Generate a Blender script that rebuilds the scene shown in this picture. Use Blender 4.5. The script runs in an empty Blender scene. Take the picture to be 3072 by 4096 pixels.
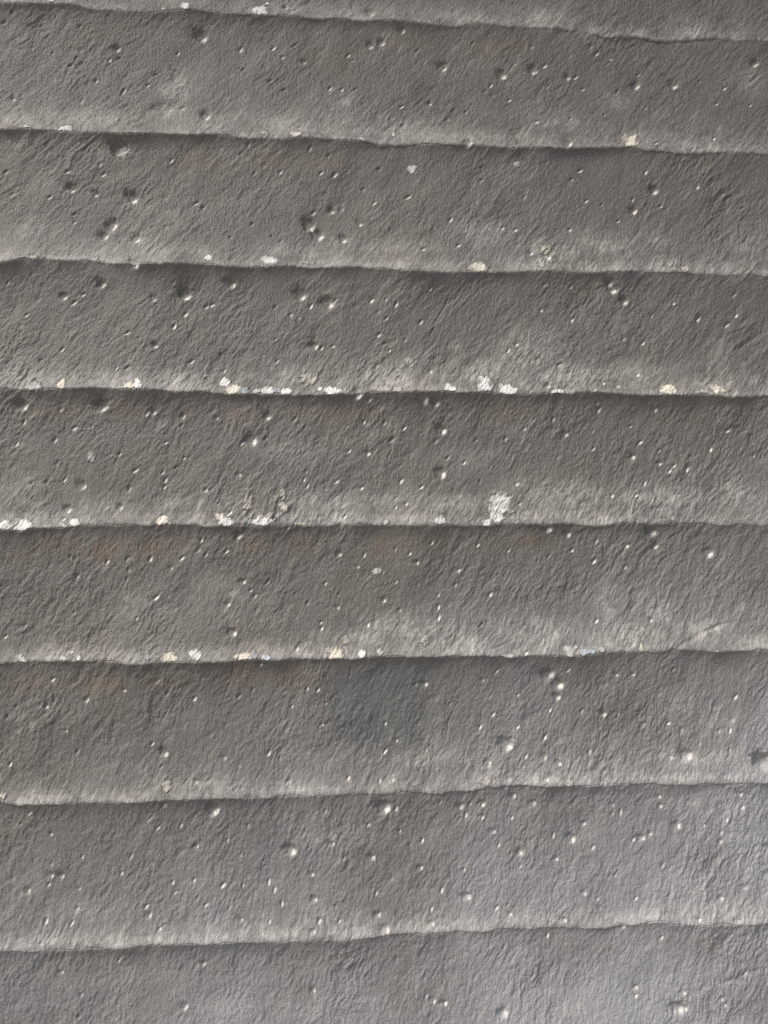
import bpy, math
import numpy as np

sc = bpy.context.scene

# ------------------------------------------------------------------ camera
CAM = np.array((0.0, -0.68, 1.45))
YAW, PITCH, ROLL = math.radians(4.09), math.radians(4.11), math.radians(-0.466)
LENS, SENSOR = 26.0, 36.0
cam_data = bpy.data.cameras.new('camera')
cam_data.sensor_fit = 'VERTICAL'
cam_data.sensor_height = SENSOR
cam_data.sensor_width = SENSOR * 0.75
cam_data.lens = LENS
cam_data.clip_start = 0.02
cam_data.clip_end = 5000.0
cam = bpy.data.objects.new('camera', cam_data)
sc.collection.objects.link(cam)


def unrotate(u, v):
    """Camera-space direction (right u, up v, forward 1) -> world direction."""
    cr, sr = math.cos(ROLL), math.sin(ROLL)
    u, v = u * cr - v * sr, u * sr + v * cr
    cp, sp = math.cos(PITCH), math.sin(PITCH)
    up, fw = v * cp + sp, cp - v * sp
    cy, sy = math.cos(YAW), math.sin(YAW)
    return u * cy + fw * sy, -u * sy + fw * cy, up


from mathutils import Matrix, Vector
f0 = Vector(unrotate(0.0, 0.0)).normalized()
fr = (Vector(unrotate(1.0, 0.0)) - Vector(unrotate(0.0, 0.0))).normalized()
fu = (Vector(unrotate(0.0, 1.0)) - Vector(unrotate(0.0, 0.0))).normalized()
m = Matrix((fr, fu, -f0)).transposed().to_4x4()
m.translation = Vector(CAM)
cam.matrix_world = m
sc.camera = cam

# ------------------------------------------------------------------ sky, sun, exposure
SUN_DIR = Vector((-0.54, -0.38, 0.75)).normalized()      # from the wall towards the sun
SUN_STRENGTH, SUN_ANGLE = 1.5, 20.0
SKY_STRENGTH, EXPOSURE = 0.05, 1.15
elev = math.asin(SUN_DIR.z)
rot = math.atan2(SUN_DIR.x, SUN_DIR.y)
world = bpy.data.worlds.new('World')
sc.world = world
world.use_nodes = True
wn = world.node_tree
wn.nodes.clear()
sky = wn.nodes.new('ShaderNodeTexSky')
sky.sky_type = 'NISHITA'
sky.sun_disc = False
sky.sun_elevation = elev
sky.sun_rotation = rot
sky.air_density, sky.dust_density, sky.ozone_density = 1.0, 5.0, 1.0
bg = wn.nodes.new('ShaderNodeBackground')
bg.inputs['Strength'].default_value = SKY_STRENGTH
wo = wn.nodes.new('ShaderNodeOutputWorld')
wn.links.new(sky.outputs[0], bg.inputs[0])
wn.links.new(bg.outputs[0], wo.inputs[0])
sd = bpy.data.lights.new('sun', 'SUN')
sd.energy = SUN_STRENGTH
sd.angle = math.radians(SUN_ANGLE)
sd.color = (1.0, 0.96, 0.90)
so = bpy.data.objects.new('sun', sd)
so.rotation_euler = SUN_DIR.to_track_quat('Z', 'Y').to_euler()
sc.collection.objects.link(so)
vs = sc.view_settings
vs.view_transform = 'Standard'
vs.look = 'None'
vs.gamma = 1.0
vs.use_curve_mapping = False
vs.exposure = EXPOSURE
sc.cycles.use_denoising = False
sc.cycles.filter_width = 1.3

# ------------------------------------------------------------------ what the wall carries
# Courses, pits, chips and stains as they lie on the face of the wall.  They were
# noted on a sheet of 4977 x 6636 units laid over the wall and are turned into
# metres on the wall plane once, here.
EDGES = [
    [(0,28),(300,25),(450,30),(600,58),(850,72),(1000,80),(1250,65),(1450,95),(1659,95),(1909,105),(2109,118),(2309,130),(2559,135),(2709,155),(2959,165),(3109,150),(3318,175),(3618,172),(3768,200),(3918,228),(4168,220),(4318,248),(4448,235),(4618,235),(4818,245),(4977,262)],
    [(0,840),(150,840),(300,845),(450,862),(650,862),(900,865),(1000,870),(1200,875),(1400,870),(1550,895),(1659,895),(1859,905),(2009,895),(2159,903),(2309,915),(2509,928),(2659,935),(2909,935),(3059,940),(3318,965),(3468,960),(3718,962),(3968,950),(4118,955),(4268,972),(4418,985),(4568,978),(4718,985),(4977,990)],
    [(0,1709),(150,1677),(400,1684),(600,1694),(700,1704),(900,1721),(1100,1714),(1300,1719),(1500,1734),(1659,1734),(1909,1729),(2109,1739),(2309,1727),(2409,1739),(2509,1744),(2659,1764),(2859,1771),(3059,1769),(3318,1764),(3568,1757),(3718,1769),(3918,1764),(4118,1759),(4418,1764),(4518,1774),(4718,1781),(4977,1787)],
    [(0,2519),(200,2531),(450,2521),(600,2514),(800,2527),(1000,2529),(1150,2537),(1300,2539),(1450,2549),(1659,2554),(1909,2559),(2109,2564),(2209,2554),(2359,2549),(2509,2544),(2659,2549),(2809,2539),(2959,2547),(3109,2544),(3318,2559),(3568,2557),(3768,2544),(3968,2549),(4168,2564),(4318,2564),(4418,2564),(4618,2564),(4768,2571),(4977,2564)],
    [(0,3436),(150,3446),(220,3423),(400,3423),(550,3408),(700,3408),(850,3406),(1050,3403),(1250,3403),(1450,3410),(1659,3410),(1959,3413),(2109,3418),(2209,3403),(2459,3403),(2659,3406),(2909,3403),(3109,3408),(3318,3398),(3518,3393),(3668,3393),(3818,3408),(3968,3398),(4018,3388),(4218,3396),(4518,3400),(4718,3403),(4977,3403)],
    [(0,4303),(150,4303),(350,4286),(550,4286),(700,4288),(850,4303),(1000,4298),(1150,4293),(1350,4288),(1500,4283),(1659,4276),(1909,4273),(2109,4268),(2259,4273),(2409,4258),(2609,4253),(2709,4253),(2909,4253),(3109,4243),(3318,4258),(3418,4243),(3668,4253),(3818,4248),(3918,4228),(4168,4228),(4288,4223),(4358,4200),(4418,4208),(4618,4223),(4977,4218)],
    [(0,5212),(250,5215),(450,5207),(700,5205),(900,5199),(1000,5187),(1200,5182),(1350,5177),(1500,5167),(1659,5175),(1909,5167),(2109,5157),(2359,5149),(2509,5152),(2659,5142),(2859,5145),(3059,5127),(3318,5095),(3518,5097),(3768,5095),(3868,5102),(4018,5082),(4218,5082),(4418,5085),(4618,5082),(4818,5085),(4977,5079)],
    [(0,6162),(300,6169),(500,6157),(700,6152),(850,6142),(1000,6127),(1200,6125),(1400,6117),(1659,6107),(1859,6102),(2109,6092),(2259,6097),(2409,6072),(2559,6062),(2759,6065),(2959,6047),(3159,6047),(3318,6025),(3518,6022),(3768,6027),(3968,6012),(4068,5997),(4198,5982),(4278,5977),(4368,6002),(4568,6002),(4768,6002),(4977,5992)],
]
PITS = [
    (1300,215,45),(750,295,28),(455,1205,32),(850,1265,45),(715,1445,45),(665,1515,35),(880,1540,35),(110,890,60,1),
    (770,950,62),(72,625,20),(608,1240,22),(1330,740,38),(1070,690,60,1),(1145,490,55,1),(1180,600,40,1),(1010,690,40,1),
    (2874,410,40),(3259,465,40),(2399,275,28),(2474,255,30),(2404,80,35),(1849,40,22),(2604,185,28),(2004,1440,50),
    (2059,1510,45),(2149,1350,28),(2224,1540,32),(2329,1435,24),(3034,925,35),(2789,650,20),(1967,380,20),(3463,435,40),
    (4138,530,35),(4383,525,38),(3688,480,25),(3683,930,35),(4118,1350,32),(4253,1215,38),(3818,180,48,1),(4908,390,35),
    (3378,870,75,1),(1195,1894,50),(990,1927,25),(400,1904,30),(1490,1831,40),(875,1714,35),(650,1827,32),(130,2619,45),
    (655,2624,48),(985,2659,25),(1000,2232,25),(522,3144,35),(430,3299,30),(1625,2844,50),(1055,3152,17),(1543,3072,20),
    (770,3284,25),(1178,2689,20),(1398,2701,15),(583,2759,12),(1949,1899,48),(2124,1954,48),(2037,2232,32),(2866,2781,38),
    (2862,3064,42),(2744,2589,42),(2824,2604,35),(2382,2931,24),(1729,2689,30),(2314,2549,45),(2392,2587,20),(2789,2402,18),
    (3958,1819,35),(3980,1861,40),(4058,1939,32),(3548,2499,25),(3676,2807,25),(4110,2955,25),(4286,2997,20),(3908,2481,16),
    (1098,3680,18),(1568,3770,22),(1470,3918,20),(1503,4100,32),(548,4540,22),(286,4583,20),(1058,4886,32),(1540,3468,30),
    (890,4303,38,1),(453,4221,18),(418,4741,14),(1448,4916,16),(798,4476,14),(490,3733,16),(2197,3590,22),(2702,3646,20),
    (2187,3936,18),(2487,3891,20),(2592,3956,15),(2757,4436,22),(3132,4411,16),(3289,4833,52),(3167,4956,30),(1687,4301,20),
    (2087,4703,14),(2569,4804,14),(2317,3671,16),(2379,3728,35,1),(3550,3418,40),(3686,3460,28),(4228,3438,45),(4065,3536,22),
    (4260,3536,26),(4615,3580,42),(3561,4378,48),(3626,4438,42),(3621,4521,28),(3920,4630,28),(4006,4376,18),(4466,4900,42),
    (3531,4915,24),(3626,4950,24),(4361,4911,17),(4968,4948,62,2),(4226,4020,16),(4116,4376,14),(4830,4758,30,1),(1378,5255,46),
    (1058,5220,20),(318,5685,20),(383,5690,22),(168,5784,24),(318,5415,16),(958,5945,22),(1263,5500,20),(1558,5970,20),
    (518,6465,16),(1308,6265,22),(1188,6545,26),(383,6320,16),(498,5775,14),(1268,5070,18),(488,5905,16),(2492,5245,50),
    (1881,5525,42),(2411,5574,26),(2152,5480,20),(2017,5680,20),(2037,5840,22),(2447,5940,26),(2497,6035,35),(2727,5639,22),
    (3031,5824,30),(2991,5237,24),(3131,5220,26),(3127,5305,22),(3202,5400,20),(2802,5995,20),(2812,6505,26),(2882,6525,22),
    (3267,6584,36),(3052,5220,14),(3309,5935,18),(2027,6040,20),(2027,6440,22),(3336,5170,22),(3461,5215,24),(3716,5449,34),
    (3376,5539,28),(3796,5350,20),(3981,5225,16),(4401,5359,32),(4291,5230,20),(4281,5170,18),(4171,5440,26),(4226,5410,16),
    (4686,5470,20),(3796,5800,20),(4686,5835,26),(3661,5975,22),(4041,6010,22),(4816,5155,20),(3616,5580,18),(4781,5975,24),
    (4441,6450,24),(4406,6553,46),(4453,6555,20),(4686,6490,18),(3916,5075,22),(4136,6420,18),(3541,5055,20),(4846,5765,18),
]
GLINTS = [
    (75,72),(15,130),(510,157),(480,355),(515,387),(447,405),(330,322),(700,368),
    (765,355),(1000,463),(950,530),(790,575),(612,503),(520,635),(1145,322),(1555,300),
    (1572,430),(1180,685),(1105,1025),(640,1050),(428,1100),(470,1375),(472,1428),(310,1265),
    (1265,1302),(1310,1332),(1490,1530),(1550,985),(1608,928),(1455,1215),(1630,1440),(1645,1108),
    (25,1100),(660,1115),(68,1245),(1909,275),(1829,350),(2257,337),(2287,372),(1767,290),
    (1749,508),(1837,568),(2137,553),(2215,560),(2304,560),(2604,675),(3024,705),(3309,630),
    (3149,570),(3187,535),(3069,265),(2704,310),(2609,800),(2079,1110),(2169,1120),(2354,1210),
    (2647,1262),(2426,1303),(3129,1070),(3124,1155),(2924,1412),(2974,1583),(2744,1613),(3264,1465),
    (1757,1520),(2029,1365),(1814,1100),(2459,1080),(2129,1000),(2009,955),(1939,828),(1819,1553),
    (3538,408),(3740,480),(3970,358),(4151,458),(4550,507),(4658,657),(4878,665),(4708,555),
    (3788,558),(4013,575),(4198,680),(3923,732),(3706,755),(3483,780),(4258,920),(3838,283),
    (3878,325),(3768,1093),(3713,1150),(3406,1262),(3808,1290),(3908,1315),(4113,1278),(4298,1320),
    (4016,1420),(3701,1478),(3346,1480),(4198,1100),(4833,1330),(4535,1200),(3448,1635),(4223,18),
    (4638,885),(4733,1270),(38,1824),(235,1927),(467,1949),(525,1896),(160,2031),(255,2329),
    (392,2257),(817,2149),(1195,2026),(1122,2109),(1370,1967),(1332,1979),(1238,2337),(1450,2397),
    (1428,2287),(750,2381),(820,2379),(383,2649),(142,2729),(95,2872),(345,2846),(470,2769),
    (1170,2752),(1070,2862),(1565,2864),(1187,2964),(1132,3026),(1047,3059),(870,3044),(360,2999),
    (410,3106),(293,3124),(195,3131),(1065,3106),(1330,3174),(945,2674),(830,3164),(765,2939),
    (1779,1981),(2014,1974),(2171,1941),(2501,1934),(2409,1937),(2569,1966),(2789,1871),(2504,2056),
    (2457,2162),(2627,2196),(2497,2221),(2524,2264),(2159,2237),(2082,2247),(1781,2192),(1884,2031),
    (2359,2729),(2539,2846),(1909,2709),(2624,2769),(1719,2837),(2494,2734),(2829,2854),(3089,2849),
    (3284,2839),(3299,2264),(2907,2962),(3014,2994),(1969,3106),(1991,3149),(2182,3117),(2344,3161),
    (2734,3154),(2602,3114),(2564,3229),(2567,3287),(2634,3264),(3117,3114),(2264,2919),(1794,2334),
    (2729,2079),(3706,1852),(4378,1957),(4238,2037),(4538,2061),(4773,1902),(4788,2036),(4728,2096),
    (3718,2064),(3516,2002),(3353,2226),(4053,2189),(4180,2216),(3631,2359),(4138,2427),(3876,2609),
    (3890,2652),(4256,2654),(4098,2756),(3593,2712),(3466,2712),(3408,2776),(4163,2862),(3856,2904),
    (4286,2916),(4383,3014),(4351,3049),(4466,3041),(4733,2784),(4903,2951),(4188,3131),(4130,3207),
    (3976,3209),(3356,3134),(4623,2909),(3373,3262),(445,3611),(685,3640),(815,3620),(825,3693),
    (812,3751),(965,3623),(1172,3618),(1282,3565),(1465,3573),(1330,3593),(1005,3873),(880,4008),
    (470,3973),(22,4128),(1620,3826),(1648,3863),(1490,3323),(410,3363),(90,4585),(30,4653),
    (330,4408),(1078,4498),(1545,4518),(1635,4476),(1255,4533),(492,4878),(50,4961),(1040,4973),
    (978,4828),(345,4538),(1300,3501),(1734,3770),(2109,3780),(1992,3910),(2079,4036),(2084,4075),
    (2386,4053),(2569,3771),(2846,3858),(2844,3938),(2846,4006),(2959,3791),(3184,3853),(3121,4053),
    (2802,3516),(3104,3531),(3304,3568),(2979,3696),(2659,3586),(2564,3558),(2362,3598),(1924,4203),
    (1889,4585),(1989,4466),(2061,4476),(2111,4566),(2699,4440),(2499,4698),(2497,4878),(3204,4636),
    (3119,4720),(3222,4355),(1737,4891),(1811,4921),(2234,3348),(1774,3356),(2921,4568),(1864,3421),
    (4118,3400),(3873,3508),(3718,3566),(3861,3638),(4063,3676),(3568,3605),(3873,4025),(4378,4340),
    (3778,4616),(4351,4696),(4748,4743),(3540,4785),(3571,4608),(3416,4908),(3363,4718),(3363,4508),
    (3828,4878),(4788,4523),(3688,4343),(3406,4233),(4743,4873),(120,5350),(320,5612),(520,5567),
    (838,5565),(778,5674),(305,5744),(290,5980),(457,5995),(940,5889),(1017,5377),(1165,5362),
    (1470,5457),(1110,5737),(1250,5719),(1570,5754),(1128,5802),(1330,5877),(1060,6007),(1440,5752),
    (765,6232),(1250,6162),(500,6607),(1605,5357),(180,5277),(1032,6027),(2109,5264),(2569,5252),
    (2257,5049),(2462,5069),(2549,5059),(1869,5069),(2856,5209),(3024,5295),(2742,5464),(2662,5487),
    (2594,5402),(1739,5732),(1777,5780),(1824,5867),(1744,5980),(2174,5887),(2439,5802),(2541,5714),
    (3014,5649),(2866,5789),(2799,5907),(3224,5897),(2199,5977),(2894,6527),(2764,6477),(3239,5492),
    (2069,5977),(2229,5577),(2389,5357),(3596,5427),(4118,5452),(3980,5282),(4035,5274),(4308,5617),
    (4833,5247),(4695,5407),(4578,5362),(4728,5329),(3853,5507),(4298,6087),(4853,6322),(3380,5627),
    (4133,5832),(3326,5312),(4538,5967),(4803,5977),(3883,5837),(4138,6477),(4708,6527),(3558,6082),
    (3998,5682),
]
CHIPS = [
    (180,832,22,16,0,1),(415,845,45,22,0,1),(1195,40,25,22,0,1),(1060,60,12,12,1,0.8),(330,8,18,10,0,0.8),(115,900,40,35,0,0.35),(790,970,36,26,0,0.5),(1679,65,38,35,0,1),
    (1914,875,30,18,1,0.9),(2351,905,18,16,1,0.9),(2554,862,12,14,1,0.9),(1734,10,12,10,0,0.8),(1719,865,20,16,1,0.5),(2674,1080,22,22,0,0.7),(2864,105,28,25,0,0.4),(4098,905,45,40,1,0.9),
    (3753,600,35,35,0,0.35),(3658,775,35,25,0,0.4),(3553,1610,38,34,1,0.45),(3358,1055,22,14,0,0.5),(200,1674,45,18,1,0.6),(600,1684,35,16,0,0.5),(1350,1674,22,18,0,1),(220,2509,35,30,0,0.5),
    (400,2491,20,30,1,1),(845,2499,35,28,1,0.8),(895,2494,22,35,0,1),(1455,2477,27,25,0,1),(1510,2527,38,35,1,1),(1580,2529,30,18,2,0.6),(1655,2531,25,14,0,0.6),(1330,2427,14,14,0,0.6),
    (585,2959,20,22,0,0.5),(1075,2659,24,24,0,0.4),(520,3154,24,30,1,0.4),(1610,3269,25,40,1,0.5),(1744,1684,45,28,0,0.8),(2004,1699,25,15,1,0.5),(3104,1734,50,30,1,0.9),(1734,2531,32,25,0,0.9),
    (1794,2529,30,16,2,0.5),(1854,2537,33,22,0,1),(2074,2521,12,14,0,0.8),(2159,2537,42,24,0,1),(2004,2449,40,35,1,0.55),(2914,2521,30,25,0,1),(3139,2494,40,42,0,1),(3289,2529,50,38,0,0.95),
    (3247,3259,66,58,0,0.75),(1834,3204,16,22,1,0.55),(1839,3289,22,25,1,0.65),(2569,2529,28,25,0,0.5),(2659,2344,32,25,0,0.5),(3563,1684,18,18,0,0.7),(3508,1694,25,30,0,0.5),(4448,1734,28,22,1,0.6),
    (3608,2544,32,18,0,0.8),(3863,2544,20,16,0,0.6),(4323,2529,45,30,1,0.75),(4653,2524,38,28,1,0.85),(4563,2539,25,14,0,0.6),(4008,2509,14,14,0,0.6),(4328,3219,35,18,1,0.4),(35,3406,38,26,0,1),
    (158,3413,42,38,0,1),(410,3406,18,14,0,0.8),(485,3388,26,26,0,1),(1052,3378,38,28,1,1),(1425,3348,25,20,1,0.9),(1470,3388,36,24,0,1),(1620,3378,20,16,2,0.7),(140,4273,18,20,0,0.7),
    (410,4268,14,14,0,0.7),(508,4263,14,16,0,0.8),(712,4273,10,10,1,0.7),(1105,4268,38,30,1,1),(1272,4240,32,24,0,0.75),(1578,4256,38,24,1,1),(970,4258,16,12,2,0.6),(1650,4238,18,18,2,0.5),
    (330,4263,80,22,2,0.35),(1699,3378,55,30,0,0.95),(1734,3348,22,22,1,0.5),(1954,3396,32,15,1,0.6),(2849,3373,35,25,0,0.8),(3154,3388,28,20,0,0.85),(3224,3348,35,40,0,0.85),(2494,3383,20,14,0,0.5),
    (1724,4258,20,16,2,0.8),(2177,4238,38,38,1,0.8),(2344,4238,22,24,0,0.95),(2457,4223,18,20,0,0.6),(2244,4153,22,24,1,0.5),(2754,4148,20,25,1,0.5),(3279,4253,38,14,0,0.5),(2451,3703,30,18,0,0.6),
    (2389,3743,26,16,0,0.4),(3693,4218,40,35,0,0.6),(3803,4223,50,18,2,0.7),(3903,4213,14,14,0,0.6),(4156,4198,12,22,1,0.7),(4863,4188,30,15,0,0.4),(4643,4223,10,10,0,0.8),(3973,3908,20,35,0,0.35),
    (4368,3358,12,14,1,0.5),(1080,5102,22,25,1,0.6),(10,5162,15,18,1,0.6),(3164,5082,35,18,1,0.45),(1894,5107,30,18,0,0.35),(3688,5075,18,20,1,0.55),(3748,5067,12,15,1,0.4),(3918,5077,18,18,0,0.45),
    (3338,5062,30,15,1,0.4),
]
STAINS = [
    (1280,1000,120,70,0.7),(700,190,250,120,0.25),(200,200,150,100,0.2),(1699,1020,110,70,0.9),(1959,1030,120,70,0.6),(2129,1040,90,60,0.7),(2109,350,260,120,0.4),(2659,270,240,100,0.5),
    (3139,290,200,90,0.45),(3338,290,150,80,0.4),(4018,1010,200,60,0.25),(350,2659,170,60,0.8),(830,2659,130,70,0.7),(1150,2629,150,50,0.6),(1540,2669,140,60,0.7),(1909,2659,180,50,0.5),
    (2179,2689,140,60,0.6),(2339,2669,120,50,0.7),(3219,2669,150,60,0.7),(2509,1879,80,50,0.4),(2939,1874,150,30,0.35),(3348,2689,120,60,0.6),(3518,2659,120,40,0.4),(3768,1869,140,50,0.25),
    (60,3588,150,70,1.0),(330,3528,130,60,1.0),(640,3558,150,70,1.0),(950,3548,130,70,1.0),(1150,3538,120,50,0.8),(1600,3533,110,50,0.8),(190,4428,120,60,1.0),(370,4428,100,50,1.0),
    (680,4438,130,60,1.0),(1000,4418,140,50,0.6),(1600,4388,110,60,1.0),(1659,4388,60,50,0.8),(1939,4388,130,70,0.9),(2009,3528,110,60,0.8),(2539,3533,130,60,0.8),(2839,3508,100,50,0.5),
    (3199,3518,120,50,0.4),(2839,4388,120,60,0.3),(3408,3498,120,40,0.8),(200,5377,260,120,0.25),(560,6237,300,80,0.25),(800,5497,300,140,0.2),(2159,5267,300,80,0.25),(2959,5297,350,90,0.25),
    (2359,6187,400,60,0.2),(3668,5227,300,90,0.2),(3968,6157,150,60,0.25),(4518,6127,200,60,0.25),
]
SCUFFS = [
    (1150,520,110,100,0.9),(1080,720,120,60,1.0),(1350,770,90,60,0.8),(600,760,400,55,0.6),(150,770,220,60,0.6),(1500,760,60,60,0.6),(200,1500,150,90,0.45),(800,1610,500,50,0.5),
    (1959,800,420,80,0.7),(2659,850,420,60,0.8),(3009,880,220,50,0.8),(1859,50,200,50,0.6),(2309,70,250,50,0.6),(2909,90,250,60,0.7),(3109,1500,150,80,0.8),(2559,1600,400,50,0.5),
    (1959,1620,250,40,0.7),(2179,620,120,80,0.35),(3448,100,190,80,0.9),(3838,200,150,60,0.8),(4518,190,180,60,0.6),(4668,940,260,45,1.0),(3548,1600,170,70,0.9),(3968,1560,350,70,0.6),
    (3668,780,150,60,0.6),(4018,640,90,70,0.4),(4868,500,110,90,0.6),(4218,890,250,60,0.5),(4868,1580,150,60,0.5),(200,2459,250,70,0.7),(700,2459,250,60,0.6),(1150,2469,250,60,0.7),
    (150,3159,150,120,0.4),(700,3279,350,50,0.5),(1200,3269,300,50,0.5),(400,1679,380,30,0.8),(2559,2459,280,90,0.9),(2659,2349,70,60,1.0),(3159,2419,220,90,1.0),(1959,2419,200,90,0.5),
    (2159,3249,300,60,0.8),(2559,3249,350,60,0.6),(2959,3259,250,60,0.8),(2309,1699,250,50,0.7),(2709,1719,250,50,0.7),(3009,2969,140,70,0.6),(1909,2919,260,70,0.35),(3418,2299,190,140,1.0),
    (3668,2429,280,70,1.0),(4118,2419,230,70,0.8),(4328,3229,260,80,1.0),(4818,3199,130,110,0.9),(3618,3199,320,90,0.9),(4618,2499,300,60,0.7),(3468,1719,180,60,0.9),(4068,1729,250,50,0.7),
    (4318,1719,180,50,0.6),(4668,2309,60,100,0.5),(4768,1739,200,80,0.6),(350,4238,250,45,0.8),(900,4248,150,40,0.6),(250,3358,350,40,0.6),(1300,4238,200,40,0.6),(900,3958,200,150,0.3),
    (1400,3818,150,120,0.35),(500,3468,100,40,0.3),(2659,4098,300,110,0.8),(2259,4148,250,70,0.7),(1959,4218,300,40,0.8),(2959,4168,300,70,0.8),(3219,4078,150,80,0.7),(2059,3348,350,40,0.7),
    (2659,3368,350,40,0.7),(2809,4798,60,140,0.35),(2959,4918,300,70,0.6),(3968,3938,80,150,0.7),(3998,4118,280,90,1.0),(3518,4098,220,90,1.0),(4568,4078,220,70,0.9),(4268,3988,110,90,0.8),
    (4868,4178,120,60,1.0),(3818,4208,130,40,1.0),(4818,3958,150,100,0.6),(4668,4718,170,80,0.6),(4568,4918,400,60,0.9),(4368,4518,200,60,0.4),(4368,4598,120,50,0.5),(3518,3338,250,40,0.8),
    (3918,3368,200,40,0.7),(300,5177,350,35,0.8),(800,5177,300,30,0.6),(1400,5097,250,60,0.5),(300,6107,400,45,0.8),(900,6087,300,50,0.7),(1450,6067,250,45,0.8),(500,5927,150,60,0.4),
    (900,6377,200,130,0.3),(1450,6537,150,60,0.4),(1959,5127,350,40,0.6),(2559,5087,300,60,0.6),(3109,5067,300,50,0.9),(1809,6067,250,40,0.9),(2259,6037,250,50,0.8),(2859,6017,350,50,0.9),
    (2209,5437,250,60,0.4),(2109,6537,200,80,0.4),(3618,5057,300,40,0.9),(4418,5047,400,40,1.0),(4518,5217,180,90,0.6),(4668,5927,300,60,0.9),(4168,5947,200,40,1.0),(3518,5977,250,40,0.8),
    (3738,6547,110,80,1.0),(3878,6427,60,90,0.5),(4468,5777,200,120,0.4),
]
CRACKS = [
    [(1550,4168),(1510,4318),(1480,4448),(1410,4608)],
    [(1160,4448),(1110,4558),(1060,4638),(1040,4708)],
    [(130,4398),(60,4528),(20,4638)],
    [(2999,4498),(2949,4598),(2909,4688),(2889,4828)],
    [(2279,4308),(2259,4408)],
    [(2929,1879),(2879,1989),(2829,2069),(2789,2179),(2759,2239)],
    [(100,1949),(60,2009),(0,2069)],
    [(4168,1460),(4108,1540),(4068,1580)],
    [(3618,4548),(3573,4668),(3548,4798)],
]
CREASES = [
    ([(4930,1674),(4863,1764),(4783,1849)],-0.0008,0.0012),
    ([(4973,2129),(4878,2204),(4758,2279)],0.0007,0.0028),
    ([(4748,4023),(4568,4098),(4318,4233)],0.0009,0.005),
    ([(4973,6277),(4818,6342),(4638,6407)],0.0008,0.0055),
    ([(4973,440),(4908,490),(4858,530)],0.0007,0.0012),
    ([(4968,475),(4918,500),(4878,545)],-0.0006,0.001),
    ([(4958,500),(4908,545),(4868,575)],0.0007,0.001),
    ([(4938,440),(4898,470),(4863,500)],-0.0006,0.001),
    ([(4838,360),(4798,400),(4758,430)],0.0005,0.0012),
    ([(4963,2059),(4848,2099),(4708,2159)],-0.0006,0.0022),
    ([(3314,4153),(3219,4198),(3139,4223)],0.0009,0.0024),
    ([(4758,1320),(4668,1360),(4608,1400)],0.0006,0.0018),
    ([(690,5797),(660,5887),(600,5947)],-0.0005,0.0016),
    ([(4878,1719),(4818,1779),(4768,1809)],0.0006,0.0012),
    ([(4818,1689),(4758,1749),(4718,1769)],-0.0006,0.0014),
    ([(4818,4168),(4718,4178),(4638,4198)],-0.0006,0.0022),
    ([(4278,2409),(4198,2459),(4078,2489)],-0.0006,0.0018),
]

UNIT = 768.0 / 4977.0
FPX = LENS / SENSOR * 1024.0


def on_wall(sx, sy):
    u = (np.asarray(sx, float) * UNIT - 384.0) / FPX
    v = -(np.asarray(sy, float) * UNIT - 512.0) / FPX
    X, Y, Z = unrotate(u, v)
    t = -CAM[1] / Y
    return CAM[0] + X * t, CAM[2] + Z * t


U = 0.00014          # metres per sheet unit, about

# ------------------------------------------------------------------ noise
rng = np.random.default_rng(7)
PERM = rng.permutation(4096).astype(np.int64)
GR = rng.uniform(0, 2 * np.pi, 4096)
GX, GY = np.cos(GR), np.sin(GR)


def noise(x, y, seed=0):
    x = x + seed * 17.31
    y = y - seed * 9.77
    xi = np.floor(x).astype(np.int64)
    yi = np.floor(y).astype(np.int64)
    xf, yf = x - xi, y - yi
    su = xf * xf * xf * (xf * (xf * 6 - 15) + 10)
    sv = yf * yf * yf * (yf * (yf * 6 - 15) + 10)

    def g(i, j):
        h = PERM[(PERM[(xi + i) & 4095] + yi + j) & 4095]
        return GX[h] * (xf - i) + GY[h] * (yf - j)
    a = g(0, 0); b = g(1, 0); c = g(0, 1); d = g(1, 1)
    return 1.5 * ((a + (b - a) * su) * (1 - sv) + (c + (d - c) * su) * sv)


def sstep(a, b, x):
    t = np.clip((x - a) / (b - a), 0, 1)
    return t * t * (3 - 2 * t)


# ------------------------------------------------------------------ course edges
PITCH_Z = 0.1222
edge_pts = []
for e in EDGES:
    a = np.array(e, float)
    ex, ez = on_wall(a[:, 0], a[:, 1])
    o = np.argsort(ex)
    edge_pts.append((ex[o], ez[o]))
Z_FIRST = edge_pts[0][1].mean()          # lip of the topmost course that shows its lip
GROUND_Z = 0.0
N_ABOVE, N_BELOW = 7, 8                  # courses beyond the picture


def edge(k, x, plain=False):
    """Height of the lip under course k (k = 0..7 are the lips in view)."""
    x = np.asarray(x, float)
    wob = 0 * x if plain else 0.0016 * noise(x * 38, np.full_like(x, k * 3.7), 3) + 0.0009 * noise(x * 110, np.full_like(x, k * 5.1), 4) + 0.0005 * noise(x * 310, np.full_like(x, k * 4.3), 6)
    if 0 <= k < len(edge_pts):
        ex, ez = edge_pts[k]
        mid = 0.5 * (ez[0] + ez[-1])
        z = np.interp(x, ex, ez)
        far = sstep(0.0, 0.25, np.maximum(ex[0] - x, x - ex[-1]))
        z = z * (1 - far) + (ez.mean() + 0.004 * noise(x * 6, np.full_like(x, k * 2.1), 5)) * far
        return z + wob
    return Z_FIRST - k * PITCH_Z + 0.004 * noise(x * 6, np.full_like(x, k * 2.1), 5) + wob


# ------------------------------------------------------------------ relief of the painted face (metres towards the viewer)
def lean(z):
    """Running coordinate that follows the slanting brush and float marks."""
    zz = z - 1.05
    # cot of the slant: 0.20 low on the wall to 0.75 high up
    return 0.22 * zz + 0.5 * 0.62 * zz * zz


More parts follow.
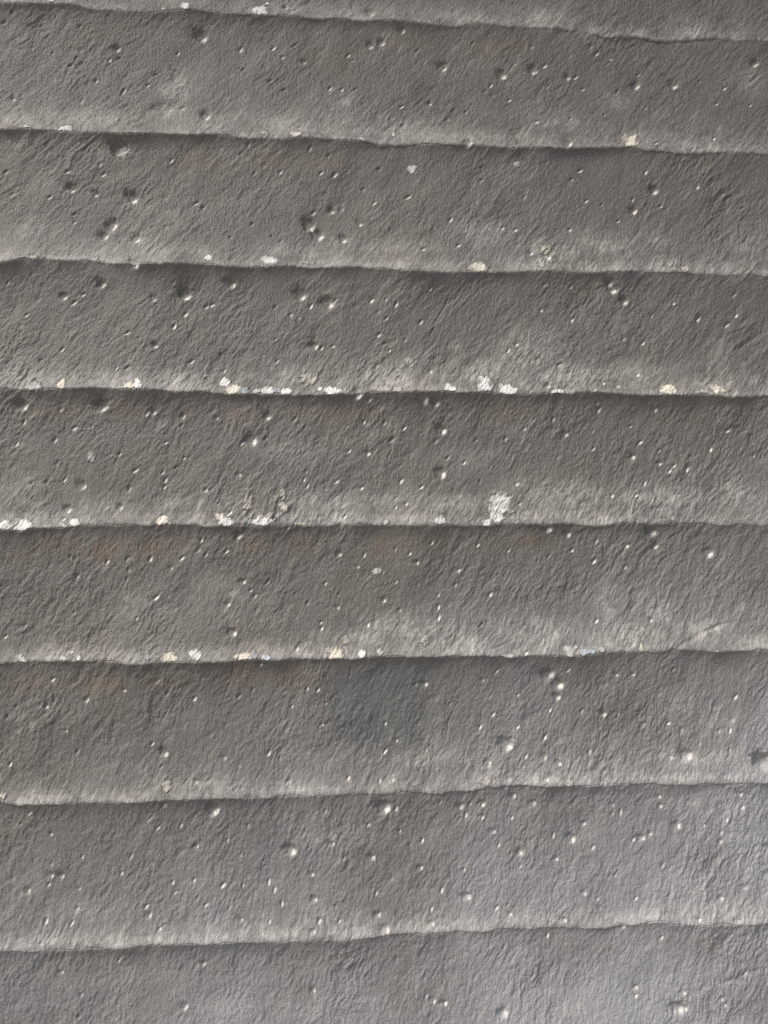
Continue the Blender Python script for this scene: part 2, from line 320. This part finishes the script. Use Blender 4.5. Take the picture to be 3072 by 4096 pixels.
px, pz = on_wall([p[0] for p in PITS], [p[1] for p in PITS])
pr = np.array([p[2] for p in PITS]) * U * 0.86
gx, gz = on_wall([p[0] for p in GLINTS], [p[1] for p in GLINTS])
rr = np.random.default_rng(21)
# more small holes than one would care to note
nx, nz = 170, 260
sx = rr.uniform(-0.29, 0.42, nx); sz = rr.uniform(1.04, 2.0, nx)
ox = np.concatenate([rr.uniform(-1.3, -0.34, nz), rr.uniform(0.47, 1.4, nz)])
oz = rr.uniform(0.75, 2.2, 2 * nz)
orad = np.exp(rr.normal(math.log(0.0032), 0.45, 2 * nz))

hole_list = []   # x, z, radius along the slant, radius across, depth, asym
for x, z, r, p in zip(px, pz, pr, PITS):
    dull = len(p) > 3 and p[3] == 1
    deep = len(p) > 3 and p[3] == 2
    st = rr.uniform(0.8, 1.25)
    hole_list.append((x, z, r * 0.98 * st ** 0.5, r * 0.86 / st ** 0.5, r * (0.20 if dull else 0.9 if deep else rr.uniform(0.38, 0.48)), 1, 0.0 if dull or deep else rr.uniform(0.8, 1.5)))
for x, z in zip(gx, gz):
    gl = rr.uniform(0.75, 1.15)
    hole_list.append((x, z, gl * rr.uniform(0.0019, 0.0029), gl * rr.uniform(0.0009, 0.0012), rr.uniform(0.0008, 0.0013), 0, rr.uniform(1.0, 1.9) if rr.uniform() < 0.65 else rr.uniform(0.1, 0.6)))
for x, z in zip(sx, sz):
    s = rr.uniform(0.5, 1.0)
    hole_list.append((x, z, 0.0030 * s, 0.0017 * s, 0.0006 * s, 0, rr.uniform(0.0, 0.35)))
for x, z, r in zip(ox, oz, orad):
    hole_list.append((x, z, r, r * 0.8, r * 0.45, 1, rr.uniform(0.3, 1.2)))
HOLES = np.array(hole_list)

crack_pts = []
for c in CRACKS:
    a = np.array(c, float)
    cx, cz = on_wall(a[:, 0], a[:, 1])
    t = np.linspace(0, 1, 60)
    tt = np.linspace(0, 1, len(cx))
    xs = np.interp(t, tt, cx) + 0.0009 * noise(t * 9, t * 0 + cx[0] * 50, 8)
    zs = np.interp(t, tt, cz)
    crack_pts.append((xs, zs, 0.0007, 0.0007))
for c, dep, wid in CREASES:
    a = np.array(c, float)
    cx, cz = on_wall(a[:, 0], a[:, 1])
    t = np.linspace(0, 1, 60)
    tt = np.linspace(0, 1, len(cx))
    zs = np.interp(t, tt, cz)
    xs = np.interp(t, tt, cx) + 0.0015 * noise(t * 6, t * 0 + cx[0] * 50, 8)
    crack_pts.append((xs, zs, dep, wid))


def relief(x, z):
    q = x - lean(z)
    rough = 0.72 + 0.55 * noise(x * 8, z * 8, 11) + 0.60 * noise(x * 30, z * 24, 10) + 0.25 * sstep(0.05, 0.40, x) + 0.15 * sstep(1.5, 1.1, z)
    rough = np.clip(0.88 * rough + 0.26 * sstep(1.80, 1.62, z), 0.12, 1.9)
    w = 0.004 * noise(x * 60, z * 60, 9)
    h = 0.0014 * noise(x * 9, z * 11, 12) + 0.0007 * noise(x * 34, z * 30, 29)
    h += 0.0007 * noise(q * 26 + w * 60, z * 17, 13)
    h += 0.00040 * noise(q * 75 + w * 90, z * 38, 14) * rough
    h += 0.00038 * noise(q * 150 + w * 170, z * 58, 15) * rough
    h += 0.00033 * noise(q * 330 + w * 260, z * 130, 16) * rough
    h += 0.00034 * noise(q * 560 + w * 300, z * 230, 17) * rough
    h += 0.00020 * noise(x * 480, z * 480, 27) * rough
    # wrinkled crusts
    r2 = np.abs(noise(x * 80 + w * 400, z * 80 - w * 350, 26))
    h += 0.0008 * np.clip(0.28 - r2, 0, 1) * sstep(0.1, 0.6, noise(x * 10, z * 10, 33) + 0.3 * sstep(0.0, 0.35, x))
    # ropy ridges, as a float leaves them
    r1 = 1 - np.abs(noise(q * 60 + 0.5 * noise(x * 40, z * 40, 19), z * 22, 18))
    h += 0.0005 * np.clip(r1 - 0.75, 0, 1) * 4 * rough * sstep(0.0, 0.6, noise(x * 12, z * 12, 20))
    return h


def holes(xg, zg, H, W, x1d=None, zrow=None):
    """Cut the holes into relief H given on a grid; W collects glints painted on their lower right walls."""
    x0, x1 = xg.min(), xg.max()
    z0, z1 = zg.min(), zg.max()
    for x, z, ra, rb, d, asym, glint in HOLES:
        R = max(ra, rb) * 3.4
        if x + R < x0 or x - R > x1 or z + R < z0 or z - R > z1:
            continue
        if x1d is not None:
            i0, i1 = np.searchsorted(x1d, (x - R, x + R))
            if i1 - i0 < 2:
                continue
            zc = zg[:, (i0 + i1) // 2]
            j = np.nonzero((zc > z - R - 0.004) & (zc < z + R + 0.004))[0]
            if len(j) == 0:
                continue
            sl = (slice(j[0], j[-1] + 1), slice(i0, i1))
        else:
            sl = (slice(None), slice(None))
        dx, dz = xg[sl] - x, zg[sl] - z
        an = 1.20 - 0.45 * max(0.0, min(1.0, (z - 1.1) / 0.8)) + 0.25 * math.sin(x * 997 + z * 613)
        ca, sa = math.cos(an), math.sin(an)        # long axis of the hole, leaning right
        a = (dx * ca + dz * sa) / ra
        b = (dx * sa - dz * ca) / rb               # + = lower right
        if asym:
            w = 1 + 0.42 * noise(dx * 1.1 / ra + x * 40, dz * 1.1 / ra + z * 40, 23) + 0.30 * noise(dx * 2.8 / ra + x * 70, dz * 2.8 / ra + z * 70, 25)
            bb = np.where(b < 0, b / 1.5, b * 1.15)
            q2 = (a * a + bb * bb) * w
            H[sl] -= d * np.exp(-q2 * q2 * 0.9)
            H[sl] -= d * 0.28 * np.exp(-(a * a + (b + 0.8) ** 2) / 2.6)
            H[sl] += d * 0.10 * np.exp(-((a / 0.9) ** 2 + ((b - 1.25) / 0.4) ** 2))
            W[sl] = np.maximum(W[sl], glint * np.exp(-(((a + 0.05) / 0.56) ** 2 + ((b - 0.78) / 0.40) ** 2) ** 1.3) * np.clip(1.0 + 1.2 * noise(dx * 2.4 / ra, dz * 2.4 / ra + x * 90, 24), 0.1, 1.5))
        else:
            q2 = a * a + np.where(b < 0, b / 1.6, b) ** 2
            H[sl] -= d * np.exp(-q2 * q2 * 0.8)
            W[sl] = np.maximum(W[sl], glint * np.exp(-(((a / 0.8) ** 2 + ((b - 0.6) / 0.75) ** 2) ** 1.3)))


def cracks(xg, zg, H):
    for xs, zs, dep, wid in crack_pts:
        m_ = (xg > xs.min() - 0.004) & (xg < xs.max() + 0.004) & (zg > zs.min() - 0.002) & (zg < zs.max() + 0.002)
        if not m_.any():
            continue
        xx, zz = xg[m_], zg[m_]
        o = np.argsort(zs)
        d = np.abs(xx - np.interp(zz, zs[o], xs[o]))
        end = sstep(zs.min(), zs.min() + 0.004, zz) * sstep(zs.max(), zs.max() - 0.004, zz)
        H[m_] -= dep * np.exp(-(d / wid) ** 2) * end


def lip_fade(k, x):
    f = 0.80 + 0.45 * noise(x * 6, np.full_like(x, k * 1.9), 30) + 0.34 * noise(x * 24, np.full_like(x, k * 1.3), 31)
    f = np.clip(f, 0.15, 1.35)
    return f * {0: 0.8 - 0.45 * sstep(0.10, 0.36, x), 1: 0.88 - 0.3 * sstep(0.2, 0.4, x), 2: 1 - 0.45 * sstep(0.25, 0.40, x),
                6: 0.80, 7: 0.70}.get(k, 1.0)


def profile(k, x, s, d, s_lip, d_lip):
    """Flare of a course: s metres above its own lip, d metres below the lip of the course above."""
    fade, above = lip_fade(k, x), lip_fade(k - 1, x)
    sp, dp = np.maximum(s, 0), np.maximum(d, 0)
    h = -0.0065 + 0.0016 * (1 - s / PITCH_Z)
    h = h + fade * (0.0032 * np.exp(-sp / 0.009) + 0.0052 * np.exp(-sp / 0.036))
    h = h + above * (0.0055 * np.exp(-dp / 0.0088) + 0.0034 * np.exp(-dp / 0.032))
    wide = 0.0026 if k < 6 else 0.0040
    nose = np.clip(1 - np.maximum(s_lip, 0) / wide, 0, 1)
    return h - (0.0008 if k < 6 else 0.0009) * nose ** 2 - 0.006 * sstep(0.0004, -0.0022, d_lip)


# stains are colours the paint really has; the patch is darker and cooler
st_x, st_z = on_wall([s[0] for s in STAINS], [s[1] for s in STAINS])


def stain(x, z):
    S = np.zeros_like(x)
    q = x - lean(z)
    n = noise(q * 45, z * 24, 41) * 0.5 + noise(q * 150, z * 50, 42) * 0.4
    for (cx, cz, s) in zip(st_x, st_z, STAINS):
        q2 = ((x - cx) / (s[2] * U)) ** 2 + ((z - cz) / (s[3] * U)) ** 2
        S = np.maximum(S, s[4] * np.exp(-q2 * 0.9) * np.clip(0.55 + 1.0 * n, 0, 1.0))
    return S


sf_x, sf_z = on_wall([c[0] for c in SCUFFS], [c[1] for c in SCUFFS])


def scuffed(x, z):
    n = 0.5 * noise(x * 30, z * 36, 45) + 0.3 * noise(x * 75, z * 75, 46)
    S = np.zeros_like(x)
    x0, x1, z0, z1 = x.min(), x.max(), z.min(), z.max()
    for cx, cz, c in zip(sf_x, sf_z, SCUFFS):
        rx, rz = c[2] * U, c[3] * U
        if cx + 2 * rx < x0 or cx - 2 * rx > x1 or cz + 2 * rz < z0 or cz - 2 * rz > z1:
            continue
        q2 = ((x - cx) / rx) ** 2 + ((z - cz) / rz) ** 2
        S = np.maximum(S, c[4] * np.exp(-q2 * 0.8) * np.clip(0.9 + n, 0, 1.5))
    return S


tx, tz = [float(v) for v in on_wall(1659 + 800, 2 * 1659 + 1270)]


def dark_patch(x, z):
    n = 0.25 * noise(x * 25, z * 25, 43)
    dx = np.abs((x - tx) / 0.047) + n
    dz = np.abs((z - tz) / 0.036) + n
    return 0.8 * sstep(1.3, 0.8, np.maximum(dx, dz))


# ------------------------------------------------------------------ materials
def nodes_of(name):
    mt = bpy.data.materials.new(name)
    mt.use_nodes = True
    nt = mt.node_tree
    nt.nodes.clear()
    out = nt.nodes.new('ShaderNodeOutputMaterial')
    bs = nt.nodes.new('ShaderNodeBsdfPrincipled')
    nt.links.new(bs.outputs[0], out.inputs[0])
    return mt, nt, bs


def N(nt, t, **kw):
    n = nt.nodes.new(t)
    for k, v in kw.items():
        setattr(n, k, v)
    return n


def mix(nt, fac, a, b):
    n = N(nt, 'ShaderNodeMix', data_type='RGBA')
    for sock, val in ((n.inputs[0], fac), (n.inputs[6], a), (n.inputs[7], b)):
        if isinstance(val, bpy.types.NodeSocket):
            nt.links.new(val, sock)
        else:
            sock.default_value = val
    return n.outputs[2]


def noise_node(nt, vec, scale, detail=3, rough=0.55):
    n = N(nt, 'ShaderNodeTexNoise')
    n.inputs['Scale'].default_value = scale
    n.inputs['Detail'].default_value = detail
    n.inputs['Roughness'].default_value = rough
    nt.links.new(vec, n.inputs['Vector'])
    return n.outputs['Fac']


def ramp(nt, v, a, b, lo=0.0, hi=1.0):
    n = N(nt, 'ShaderNodeMapRange')
    n.inputs[1].default_value, n.inputs[2].default_value = a, b
    n.inputs[3].default_value, n.inputs[4].default_value = lo, hi
    nt.links.new(v, n.inputs[0])
    return n.outputs[0]


PAINT = (0.157, 0.145, 0.130, 1)
PAINT_COOL = (0.148, 0.145, 0.134, 1)
PAINT_PALE = (0.215, 0.207, 0.202, 1)
SHEEN = (0.360, 0.366, 0.377, 1)
STAIN = (0.195, 0.146, 0.114, 1)
DARK_PATCH = (0.118, 0.125, 0.122, 1)


def paint_material(name, chip=None):
    mt, nt, bs = nodes_of(name)
    co = N(nt, 'ShaderNodeTexCoord').outputs['Object']
    at = N(nt, 'ShaderNodeAttribute', attribute_name='wear_glint')  # red channel: worn paint, plus pit glints painted as pale colour
    sep = N(nt, 'ShaderNodeSeparateColor')
    nt.links.new(at.outputs['Color'], sep.inputs[0])
    col = mix(nt, ramp(nt, noise_node(nt, co, 9, 4), 0.35, 0.65), PAINT, PAINT_COOL)
    col = mix(nt, ramp(nt, noise_node(nt, co, 34, 5, 0.65), 0.55, 0.80, 0, 0.55), col, PAINT_PALE)
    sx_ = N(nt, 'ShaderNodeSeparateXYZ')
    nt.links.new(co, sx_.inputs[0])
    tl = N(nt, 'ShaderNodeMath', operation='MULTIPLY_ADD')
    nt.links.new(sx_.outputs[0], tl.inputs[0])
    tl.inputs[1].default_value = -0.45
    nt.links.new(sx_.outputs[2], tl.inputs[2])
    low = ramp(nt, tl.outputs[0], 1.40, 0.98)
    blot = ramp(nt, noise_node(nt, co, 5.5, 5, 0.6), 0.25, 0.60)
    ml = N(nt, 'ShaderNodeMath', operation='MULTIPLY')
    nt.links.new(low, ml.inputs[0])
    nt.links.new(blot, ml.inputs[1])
    col = mix(nt, ml.outputs[0], col, SHEEN)  # pale sheen painted into the colour, growing towards the lower right
    col = mix(nt, sep.outputs[1], col, STAIN)
    col = mix(nt, sep.outputs[2], col, DARK_PATCH)
    # grit in the paint: light and dark grains, drawn out a little along the brush lines
    mg = N(nt, 'ShaderNodeMapping')
    mg.inputs['Rotation'].default_value = (0, math.radians(24), 0)
    mg.inputs['Scale'].default_value = (1.0, 1.0, 0.45)
    nt.links.new(co, mg.inputs['Vector'])
    gr = noise_node(nt, mg.outputs[0], 620, 4, 0.7)
    col = mix(nt, ramp(nt, gr, 0.56, 0.78, 0, 0.55), col, (0.34, 0.33, 0.31, 1))
    col = mix(nt, ramp(nt, gr, 0.44, 0.24, 0, 0.55), col, (0.075, 0.072, 0.066, 1))
    col = mix(nt, sep.outputs[0], col, chip or (0.72, 0.70, 0.66, 1))
    nt.links.new(col, bs.inputs['Base Color'])
    rg = ramp(nt, noise_node(nt, co, 60, 4), 0.3, 0.7, 0.42, 0.56)
    nt.links.new(rg, bs.inputs['Roughness'])
    bs.inputs['Specular IOR Level'].default_value = 0.45
    # fine skin of the paint: brush lines leaning like the float marks, and grit
    mp = N(nt, 'ShaderNodeMapping')
    mp.inputs['Rotation'].default_value = (0, math.radians(22), 0)
    mp.inputs['Scale'].default_value = (1.0, 1.0, 0.28)
    nt.links.new(co, mp.inputs['Vector'])
    b1 = N(nt, 'ShaderNodeBump')
    b1.inputs['Strength'].default_value = 0.9
    b1.inputs['Distance'].default_value = 0.0008
    nt.links.new(noise_node(nt, mp.outputs[0], 520, 3, 0.6), b1.inputs['Height'])
    b2 = N(nt, 'ShaderNodeBump')
    b2.inputs['Strength'].default_value = 0.8
    b2.inputs['Distance'].default_value = 0.0007
    nt.links.new(noise_node(nt, co, 1100, 2, 0.6), b2.inputs['Height'])
    nt.links.new(b1.outputs[0], b2.inputs['Normal'])
    nt.links.new(b2.outputs[0], bs.inputs['Normal'])
    return mt


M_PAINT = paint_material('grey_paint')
M_CHIP = [paint_material('chip_white', (0.82, 0.81, 0.78, 1)),
          paint_material('chip_cream', (0.80, 0.75, 0.64, 1)),
          paint_material('chip_bluish', (0.55, 0.60, 0.64, 1))]


def plain_material(name, c, scale, rough):
    mt, nt, bs = nodes_of(name)
    co = N(nt, 'ShaderNodeTexCoord').outputs['Object']
    col = mix(nt, noise_node(nt, co, scale, 5), tuple(v * 0.75 for v in c) + (1,), tuple(min(1, v * 1.2) for v in c) + (1,))
    nt.links.new(col, bs.inputs['Base Color'])
    bs.inputs['Roughness'].default_value = rough
    b = N(nt, 'ShaderNodeBump')
    b.inputs['Strength'].default_value = 0.5
    b.inputs['Distance'].default_value = 0.004
    nt.links.new(noise_node(nt, co, scale * 30, 4), b.inputs['Height'])
    nt.links.new(b.outputs[0], bs.inputs['Normal'])
    return mt


# ------------------------------------------------------------------ mesh helpers
def grid_mesh(name, X, Y, Z, wear_glint=None, keep=None):
    """X, Y, Z: rows x cols; rows run upwards, cols to the right; faces look towards -Y."""
    nr, nc = X.shape
    idx = np.arange(nr * nc, dtype=np.int32).reshape(nr, nc)
    q = np.stack([idx[:-1, :-1], idx[:-1, 1:], idx[1:, 1:], idx[1:, :-1]], -1).reshape(-1, 4)
    co = np.stack([X, Y, Z], -1).reshape(-1, 3)
    wr = None if wear_glint is None else wear_glint.reshape(-1, 3)
    if keep is not None:
        q = q[keep.reshape(-1)]
        if len(q) == 0:
            return None
        used = np.unique(q)
        mp = np.zeros(nr * nc, np.int32)
        mp[used] = np.arange(len(used))
        q = mp[q]
        co = co[used]
        wr = None if wr is None else wr[used]
    me = bpy.data.meshes.new(name)
    me.vertices.add(len(co))
    me.vertices.foreach_set('co', co.astype(np.float32).ravel())
    me.loops.add(q.size)
    me.loops.foreach_set('vertex_index', q.astype(np.int32).ravel())
    me.polygons.add(len(q))
    me.polygons.foreach_set('loop_start', np.arange(0, q.size, 4, dtype=np.int32))
    me.polygons.foreach_set('use_smooth', np.ones(len(q), bool))
    me.update(calc_edges=True)
    if wr is not None:
        ca = me.color_attributes.new('wear_glint', 'FLOAT_COLOR', 'POINT')
        ca.data.foreach_set('color', np.concatenate([wr, np.ones((len(wr), 1))], 1).astype(np.float32).ravel())
    return me


def link(name, me, mat, parent=None):
    o = bpy.data.objects.new(name, me)
    if mat:
        me.materials.append(mat)
    sc.collection.objects.link(o)
    o.parent = parent
    return o


def box_mesh(name, lo, hi):
    (x0, y0, z0), (x1, y1, z1) = lo, hi
    v = [(x0, y0, z0), (x1, y0, z0), (x1, y1, z0), (x0, y1, z0), (x0, y0, z1), (x1, y0, z1), (x1, y1, z1), (x0, y1, z1)]
    f = [(0, 3, 2, 1), (4, 5, 6, 7), (0, 1, 5, 4), (1, 2, 6, 5), (2, 3, 7, 6), (3, 0, 4, 7)]
    me = bpy.data.meshes.new(name)
    me.from_pydata(v, [], f)
    return me


# ------------------------------------------------------------------ setting: ground
GR_ = 1500.0
g = bpy.data.meshes.new('ground')
g.from_pydata([(-GR_, -GR_, 0), (GR_, -GR_, 0), (GR_, GR_, 0), (-GR_, GR_, 0)], [], [(0, 1, 2, 3)])
ground = link('ground', g, plain_material('pale_concrete', (0.27, 0.265, 0.255), 3.0, 0.85))
ground['kind'] = 'structure'

# ------------------------------------------------------------------ the wall
wall = bpy.data.objects.new('lapped_wall', None)
wall.empty_display_size = 0.2
sc.collection.objects.link(wall)
wall['label'] = 'grey painted wall of overlapping horizontal courses, pitted, with white chips along the lips'
wall['category'] = 'wall'
wall['kind'] = 'thing'

XL, XR = -1.5, 1.6
VIEW = (-0.325, 0.458)
STEP = 0.00089


def spaced(a, b, s):
    return np.linspace(a, b, max(2, int(round(abs(b - a) / s)) + 1))


x_fine = np.concatenate([spaced(XL, -0.75, 0.03)[:-1], spaced(-0.75, VIEW[0], 0.006)[:-1],
                         spaced(VIEW[0], VIEW[1], STEP), spaced(VIEW[1], 0.88, 0.006)[1:], spaced(0.88, XR, 0.03)[1:]])
x_coarse = np.concatenate([spaced(XL, -0.75, 0.03)[:-1], spaced(-0.75, 0.88, 0.005), spaced(0.88, XR, 0.03)[1:]])

N_IN = len(edge_pts)
BOARDS = {}
TOP_TUCK = 0.006


def face_height(k, xg, zg, x1d=None):
    lip = edge(k, xg[0] if xg.ndim == 2 else xg)
    s = zg - lip[None, :]
    x_row = xg[0]
    run = zg - edge(k, x_row, True)[None, :]
    soft = sstep(0.0, 0.006, s)
    H = relief(xg, zg) * (0.6 + 0.4 * soft)
    W = np.zeros_like(H)
    holes(xg, zg, H, W, x1d)
    cracks(xg, zg, H)
    sp = np.maximum(s, 0)
    rub = 0.5 + 0.6 * noise(xg * 45, zg * 70, 61) + 0.5 * noise(xg * 190, zg * 230, 62) + 0.3 * noise(xg * 520, zg * 420, 63)
    q = xg - lean(zg)
    W = np.maximum(W, np.clip(rub, 0, 1.3) * (0.19 * np.exp(-sp / 0.0075) + 0.12 * np.exp(-sp / 0.028)))
    # chalky wisps dragged along the float marks, thickest low on each course
    wisp = 0.55 * noise(q * 300, zg * 70, 64) + 0.55 * noise(q * 560, zg * 130, 65) + 0.35 * noise(q * 130, zg * 45, 66)
    patch = sstep(-0.25, 0.75, noise(xg * 14, zg * 16, 67) + 0.35 * noise(xg * 45, zg * 45, 68) + 0.9 * np.exp(-sp / 0.03) - 0.25)
    W = W + 0.42 * np.clip(wisp - 0.10, 0, 1) * patch
    wq = 0.010 * noise(xg * 40, zg * 40, 72)
    fil = 1 - np.abs(noise(xg * 95 + wq * 260, zg * 80 - wq * 220, 73)) * 1.6
    fil2 = 1 - np.abs(noise(q * 210 + wq * 300, zg * 140, 74)) * 1.5
    cloud = np.clip(0.25 + 0.55 * np.clip(fil - 0.35, 0, 1) + 0.5 * np.clip(fil2 - 0.3, 0, 1) + 0.5 * wisp, 0, 1.3)
    W = W + 0.48 * scuffed(xg, zg) * cloud
    # crumbs of bare render between the big chips
    crumb = noise(q * 420, zg * 330, 69) + 0.5 * noise(xg * 130, zg * 60, 70)
    W = W + 0.8 * sstep(0.62, 0.95, crumb) * np.exp(-(sp / 0.006) ** 2) * sstep(-0.1, 0.4, noise(xg * 9, np.full_like(xg, k * 2.3), 71))
    top = edge(k - 1, x_row)
    top_run = edge(k - 1, x_row, True)[None, :] - zg
    return profile(k, xg, run, top_run, s, top[None, :] - zg) + H, W


def board(k):
    fine = 0 <= k <= N_IN
    x1 = x_fine if fine else x_coarse
    lo = edge(k, x1)
    hi = edge(k - 1, x1) + TOP_TUCK
    # the courses at the rim of the picture are only partly in it
    n = int(round((PITCH_Z + TOP_TUCK) / (STEP if fine else 0.005)))
    if k == 0:
        t = np.concatenate([np.linspace(0, 0.45, 66)[:-1], np.linspace(0.45, 1, 16)])
    elif k == N_IN:
        t = np.concatenate([np.linspace(0, 0.14, 6)[:-1], np.linspace(0.14, 1, 130)])
    else:
        t = np.linspace(0, 1, n + 1)
    zg = lo[None, :] + (hi - lo)[None, :] * t[:, None]
    xg = np.broadcast_to(x1[None, :], zg.shape).copy()
    H, W = face_height(k, xg, zg, x1)
    wear_glint = np.stack([np.clip(W, 0, 1), stain(xg, zg), dark_patch(xg, zg)], -1)
    # underside of the lip and the board's foot behind it
    und_z = [lo - 0.0010, lo - 0.0010, lo - 0.0005]
    und_h = [np.full_like(lo, -0.016), H[0] - 0.0020, H[0] - 0.0006]
    X = np.concatenate([np.broadcast_to(x1, (3, len(x1))), xg])
    Y = -np.concatenate([np.array(und_h), H])
    Z = np.concatenate([np.array(und_z), zg])
    wear_glint = np.concatenate([np.repeat(wear_glint[:1], 3, 0), wear_glint])
    me = grid_mesh('board', X, Y, Z, wear_glint)
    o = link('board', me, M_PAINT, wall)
    BOARDS[k] = o
    return o


for k in range(-N_ABOVE, N_IN + N_BELOW):
    if Z_FIRST - k * PITCH_Z < 0.03:
        break
    board(k)

z_top = Z_FIRST + (N_ABOVE + 1) * PITCH_Z
link('core', box_mesh('core', (XL, 0.017, 0.0), (XR, 0.24, z_top)), plain_material('core_concrete', (0.30, 0.29, 0.28), 12, 0.9), wall)

# unseen eave, added above the picture to shade the upper courses
def shade_eave():
    x0, x1, z0 = XL - 0.1, XR + 0.1, z_top - 0.02
    prof = [(0.26, z0), (0.26, z0 + 0.16), (-0.42, z0 + 0.045), (-0.42, z0 - 0.075), (-0.395, z0 - 0.075), (-0.395, z0)]
    v = [(x, y, z) for x in (x0, x1) for y, z in prof]
    n = len(prof)
    f = [(i, (i + 1) % n, n + (i + 1) % n, n + i) for i in range(n)] + [tuple(range(n))[::-1], tuple(range(n, 2 * n))]
    me = bpy.data.meshes.new('shade_eave')
    me.from_pydata(v, [], f)
    return link('shade_eave', me, plain_material('shade_eave_paint', (0.30, 0.29, 0.28), 8, 0.7), wall)


shade_eave()

# ------------------------------------------------------------------ chips: bare spots where the paint has come away
cx_, cz_ = on_wall([c[0] for c in CHIPS], [c[1] for c in CHIPS])
for i, (c, x, z) in enumerate(zip(CHIPS, cx_, cz_)):
    if c[5] < 0.45:
        continue
    rx, rz, tint, strength = c[2] * U * 1.42, c[3] * U * 1.4, c[4], c[5] * (1.0 if c[5] > 0.65 else 0.8)
    # the course it sits on
    k = 0
    while k < N_IN and z < float(edge(k, np.array([x]))[0]) - 0.0015:
        k += 1
    d = 0.0005
    xs = np.arange(x - 1.7 * rx, x + 1.7 * rx + d, d)
    lip = edge(k, xs)
    zs = np.arange(z - 1.7 * rz, z + 1.7 * rz + d, d)
    xg, zg = np.meshgrid(xs, zs)
    H, W = face_height(k, xg, np.maximum(zg, lip[None, :] + 0.0001), None)
    q = xg - lean(zg)
    n = 0.7 * noise(q * 190, zg * 150, 50) + 0.5 * noise(q * 380, zg * 260, 51) + 0.18 * noise(q * 760, zg * 500, 52)
    r = np.sqrt(((xg - x) / rx) ** 2 + ((zg - z) / rz) ** 2)
    msk = 1.08 - r + n * (0.40 if strength > 0.7 else 0.6)
    off = 0.0010 * np.clip(msk + 0.04, -0.4, 0.5) + 0.00022 * n
    wear0 = np.clip(sstep(-0.08, 0.70, msk) * (strength ** 1.1) * (1.1 + 0.6 * n), 0, 1)
    inside = (zg > lip[None, :] + 0.0002)
    ok = (msk > -0.10) & inside
    keep = ok[:-1, :-1] & ok[1:, :-1] & ok[:-1, 1:] & ok[1:, 1:]
    wear_glint = np.stack([wear0, stain(xg, zg), dark_patch(xg, zg)], -1)
    me = grid_mesh('paint_chip', xg, -(H + off), zg, wear_glint, keep)
    if me:
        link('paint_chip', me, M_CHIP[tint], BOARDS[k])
